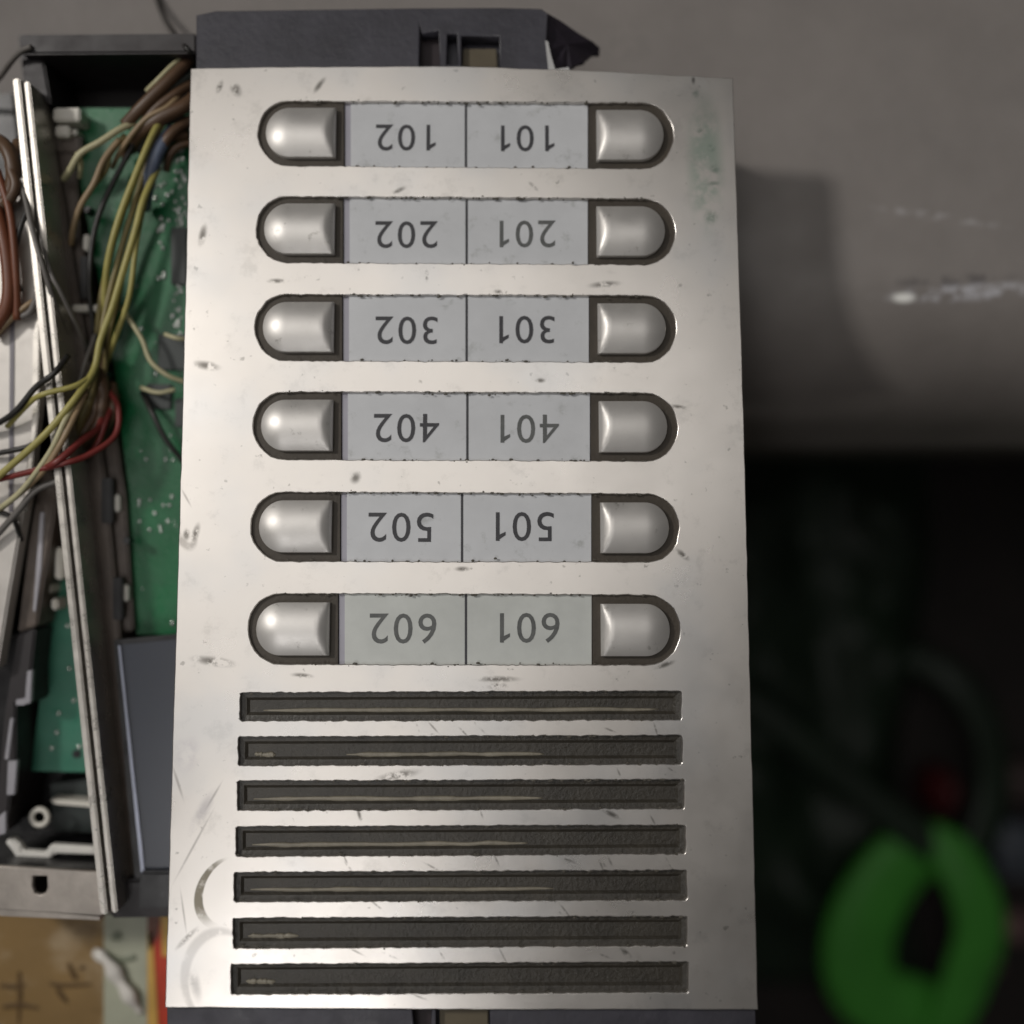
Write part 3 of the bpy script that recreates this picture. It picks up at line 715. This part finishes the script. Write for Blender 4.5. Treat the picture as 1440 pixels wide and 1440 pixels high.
wire('pale', r1, [(110, 560, .305), (92, 590, .301), (70, 636, .3005), (30, 690, .302), (-10, 722, .305)])
wire('tan', r1 * 1.1, [(122, 548, .306), (98, 600, .301), (76, 640, .3005), (52, 672, .302), (0, 716, .305)])
wire('brown', 0.0019, [(286, 60, .318), (262, 88, .314), (232, 118, .311), (200, 150, .311), (176, 176, .313)])
wire('brown', 0.0022, [(286, 128, .318), (258, 150, .313), (226, 166, .312), (196, 188, .314), (182, 210, .318)])
wire('brown', 0.0016, [(286, 160, .319), (250, 180, .314), (232, 200, .313), (222, 226, .316)])
wire('dark', 0.0015, [(286, 95, .318), (250, 118, .314), (222, 140, .313), (205, 172, .316)])
wire('pale', r1 * 0.8, [(262, 76, .314), (240, 94, .311), (222, 112, .31), (206, 128, .312)])
wire('slate', 0.0021, [(244, 182, .316), (226, 206, .313), (214, 236, .313), (205, 276, .316), (203, 292, .319)])
wire('brown', 0.0018, [(262, 190, .318), (240, 192, .315), (228, 202, .315)])
wire('red', r1 * 1.1, [(150, 545, .316), (166, 572, .312), (162, 612, .309), (124, 640, .304), (88, 652, .3005), (40, 664, .302), (-10, 676, .305)])
wire('red', r1 * 1.3, [(142, 575, .316), (140, 600, .311), (112, 622, .304), (82, 648, .2998), (60, 660, .302)])
wire('brown', 0.0019, [(142, 520, .317), (146, 550, .314), (140, 590, .314), (120, 618, .315), (108, 640, .318)])
wire('brown', 0.0016, [(158, 540, .318), (160, 572, .315), (150, 600, .315), (128, 640, .318)])
wire('olive', 0.0014, [(134, 515, .313), (128, 560, .312), (112, 600, .312), (104, 640, .316)])
wire('black', r1, [(200, 552, .321), (214, 580, .317), (232, 616, .317), (258, 650, .320)])
wire('grey', r1 * 0.9, [(52, 310, .306), (70, 380, .303), (86, 412, .304), (112, 466, .312), (122, 490, .317)])
wire('grey', r1, [(32, 262, .304), (45, 320, .3015), (62, 380, .3015), (78, 430, .306), (92, 470, .312)])
wire('grey', r1 * 0.8, [(134, 470, .315), (120, 510, .312), (110, 545, .312), (96, 600, .315)])
wire('black', r1 * 1.1, [(96, 500, .304), (76, 525, .3005), (50, 545, .3015), (20, 580, .303), (-20, 606, .306)], B)
wire('black', r1, [(62, 612, .305), (44, 626, .3045), (20, 633, .3045), (-20, 640, .306)], B)
wire('black', r1 * 0.9, [(-20, 716, .306), (6, 722, .3055), (20, 732, .307), (30, 760, .311)], B)
wire('grey', r1 * 1.2, [(82, 676, .305), (50, 690, .304), (24, 720, .305), (-20, 770, .307)], B)
wire('orange', 0.0021, [(-20, 250, .305), (2, 320, .304), (12, 380, .304), (10, 430, .3045), (-14, 470, .306)], B)
wire('orange', 0.0012, [(-4, 240, .304), (14, 300, .303), (22, 380, .3035), (24, 450, .3055)], B)
wire('brown', 0.0022, [(-20, 190, .31), (6, 205, .305), (18, 235, .304), (14, 275, .305), (-10, 300, .306)], B)
wire('brown', 0.0016, [(26, 200, .308), (14, 230, .304), (22, 262, .303), (8, 290, .304)], B)
wire('tan', r1, [(-10, 476, .3065), (18, 446, .3055), (40, 428, .3055), (56, 418, .307)], B)
wire('dark', r1, [(10, 300, .3055), (6, 262, .3045), (-12, 230, .307)], B)
wire('black', r1, [(40, 290, .305), (26, 330, .304), (18, 380, .305), (30, 410, .306)], B)
wire('grey', r1 * 1.2, [(58, 400, .3045), (44, 436, .3055), (30, 446, .306)], B)

# loose dark wires coming in over the bench
def loose(pts, col, label, r=r1):
    o = link('loose_wire', tube([P(*p) for p in pts], r, 8, 8), wm[col], None, True); root_mesh(o); return tag(o, label, 'wire')
loose([(214, -40, .344), (222, 0, .343), (234, 30, .335), (254, 58, .312), (266, 72, .308), (276, 84, .3145)], 'black', 'thin dark wire bending over the edge of the opened housing')
loose([(-60, 170, .344), (-20, 130, .330), (0, 108, .318), (16, 86, .311), (30, 72, .3085), (44, 66, .3072)], 'grey', 'thin grey wire at the outer corner of the opened housing')

# ------------------------------------------------------------------ things on the dark floor
bag_M = M('green_plastic', (80, 172, 62), 0.5, var=0.2, vscale=20, bump=0.2, bscale=40); bag_m = bag_M.m
dbag_m = M('dark_shaded_green_plastic', (24, 44, 26), 0.5, var=0.3, vscale=20, bump=0.3, bscale=40).m  # dark body; on the handles the dark colour stands in for shade
bag = thing('green_bag', 'dark green plastic bag with bright green looped handle lying on the floor', 'bag', (P(1200, 1000, .72).x, P(1200, 1000, .72).y, 0))
# crumpled bag body
nx, ny = 26, 34; V = []; Fc = []
import mathutils
for j in range(ny + 1):
    for i in range(nx + 1):
        u = i / nx; v = j / ny
        xpix = 960 + u * 340 + 25 * math.sin(v * 7) * u; ypix = 560 + v * 840
        q = P(xpix, ypix, 0.70)
        edge = min(1, 6 * u, 6 * (1 - u)) * min(1, 6 * v, 6 * (1 - v))
        z = 0.002 + edge * (0.035 + 0.022 * mathutils.noise.noise((q.x * 22, q.y * 22, 3)) + 0.009 * mathutils.noise.noise((q.x * 60, q.y * 60, 8)))
        V.append((q.x, q.y, max(0.001, z)))
for j in range(ny):
    for i in range(nx):
        a = j * (nx + 1) + i; Fc.append((a, a + nx + 1, a + nx + 2, a + 1))
top = len(V)
V += [(v[0], v[1], 0.0005) for v in V[:top]]
bd = [i for i in range(nx + 1)] + [j * (nx + 1) + nx for j in range(1, ny + 1)] + [ny * (nx + 1) + i for i in range(nx - 1, -1, -1)] + [j * (nx + 1) for j in range(ny - 1, 0, -1)]
for a, b in zip(bd, bd[1:] + bd[:1]): Fc.append((a, b, top + b, top + a))
link('bag_body', mesh_from(V, Fc), dbag_m, bag, True)
def ribbon(pts, r, mat, name, flat=0.35):
    return link(name, tube([P(*p) for p in pts], r, 14, 8, flat), mat, bag, True)
ribbon([(1040, 980, .672), (1110, 1030, .668), (1190, 1095, .665), (1270, 1160, .66), (1320, 1195, .657)], 0.011, dbag_m, 'handle')
ribbon([(1300, 1180, .66), (1335, 1200, .655), (1366, 1250, .65), (1378, 1310, .65), (1358, 1380, .655), (1330, 1450, .665), (1310, 1520, .70)], lambda t: 0.0125 + 0.004 * math.sin(t * 3.1), bag_m, 'handle')
ribbon([(1320, 1190, .668), (1270, 1210, .668), (1225, 1270, .668), (1205, 1340, .668), (1225, 1400, .668), (1290, 1420, .67), (1340, 1440, .675)], lambda t: 0.018 + 0.006 * math.sin(t * 3.1), bag_m, 'handle')
ribbon([(1270, 920, .69), (1340, 955, .675), (1385, 1020, .67), (1396, 1110, .67), (1375, 1190, .665), (1350, 1215, .66)], 0.011, dbag_m, 'handle')

def lump(name, px, py, d, rx, ry, rz, mat, label, cat, seed, box=False):
    bm = bmesh.new()
    if box:
        bmesh.ops.create_cube(bm, size=2); bmesh.ops.bevel(bm, geom=list(bm.edges), offset=0.25, segments=3, affect='EDGES')
        bmesh.ops.subdivide_edges(bm, edges=list(bm.edges), cuts=1, use_grid_fill=True)
    else: bmesh.ops.create_icosphere(bm, subdivisions=3, radius=1)
    c = P(px, py, d)
    for v in bm.verts:
        n = 1 + 0.14 * mathutils.noise.noise(v.co * 1.7 + Vector((seed, 0, 0)))
        v.co = Vector((v.co.x * rx * n, v.co.y * ry * n, (max(-0.8, v.co.z) + 0.8) * rz * n))
    for v in bm.verts: v.co += Vector((c.x, c.y, 0.0))
    o = link(name, bm_mesh(bm), mat, None, True); root_mesh(o); o.location.z = 0.0005; return tag(o, label, cat)
lump('red_cap', 1325, 1115, .69, 0.013, 0.017, 0.024, M('red_plastic', (84, 24, 28), 0.45).m, 'small red plastic cap on the floor inside the green handle', 'cap', 3)
lump('grey_block', 1432, 1196, .70, 0.014, 0.018, 0.014, M('grey_block', (96, 102, 112), 0.5).m, 'small pale grey block on the dark floor near the green bag', 'block', 5, True)
lump('brown_block', 1438, 1100, .70, 0.014, 0.012, 0.012, M('brown_block', (88, 74, 72), 0.5).m, 'small dull brown block on the floor behind the pale grey one', 'block', 6, True)
lump('pinkish_scrap', 1440, 1312, .70, 0.009, 0.011, 0.009, M('pink_scrap', (150, 118, 116), 0.5).m, 'small pinkish scrap on the dark floor near the green handle', 'scrap', 9)
lump('pale_scrap', 1410, 1368, .70, 0.006, 0.006, 0.006, M('pale_scrap', (132, 112, 104), 0.5).m, 'tiny pale scrap on the floor beside the pinkish one', 'scrap', 11)
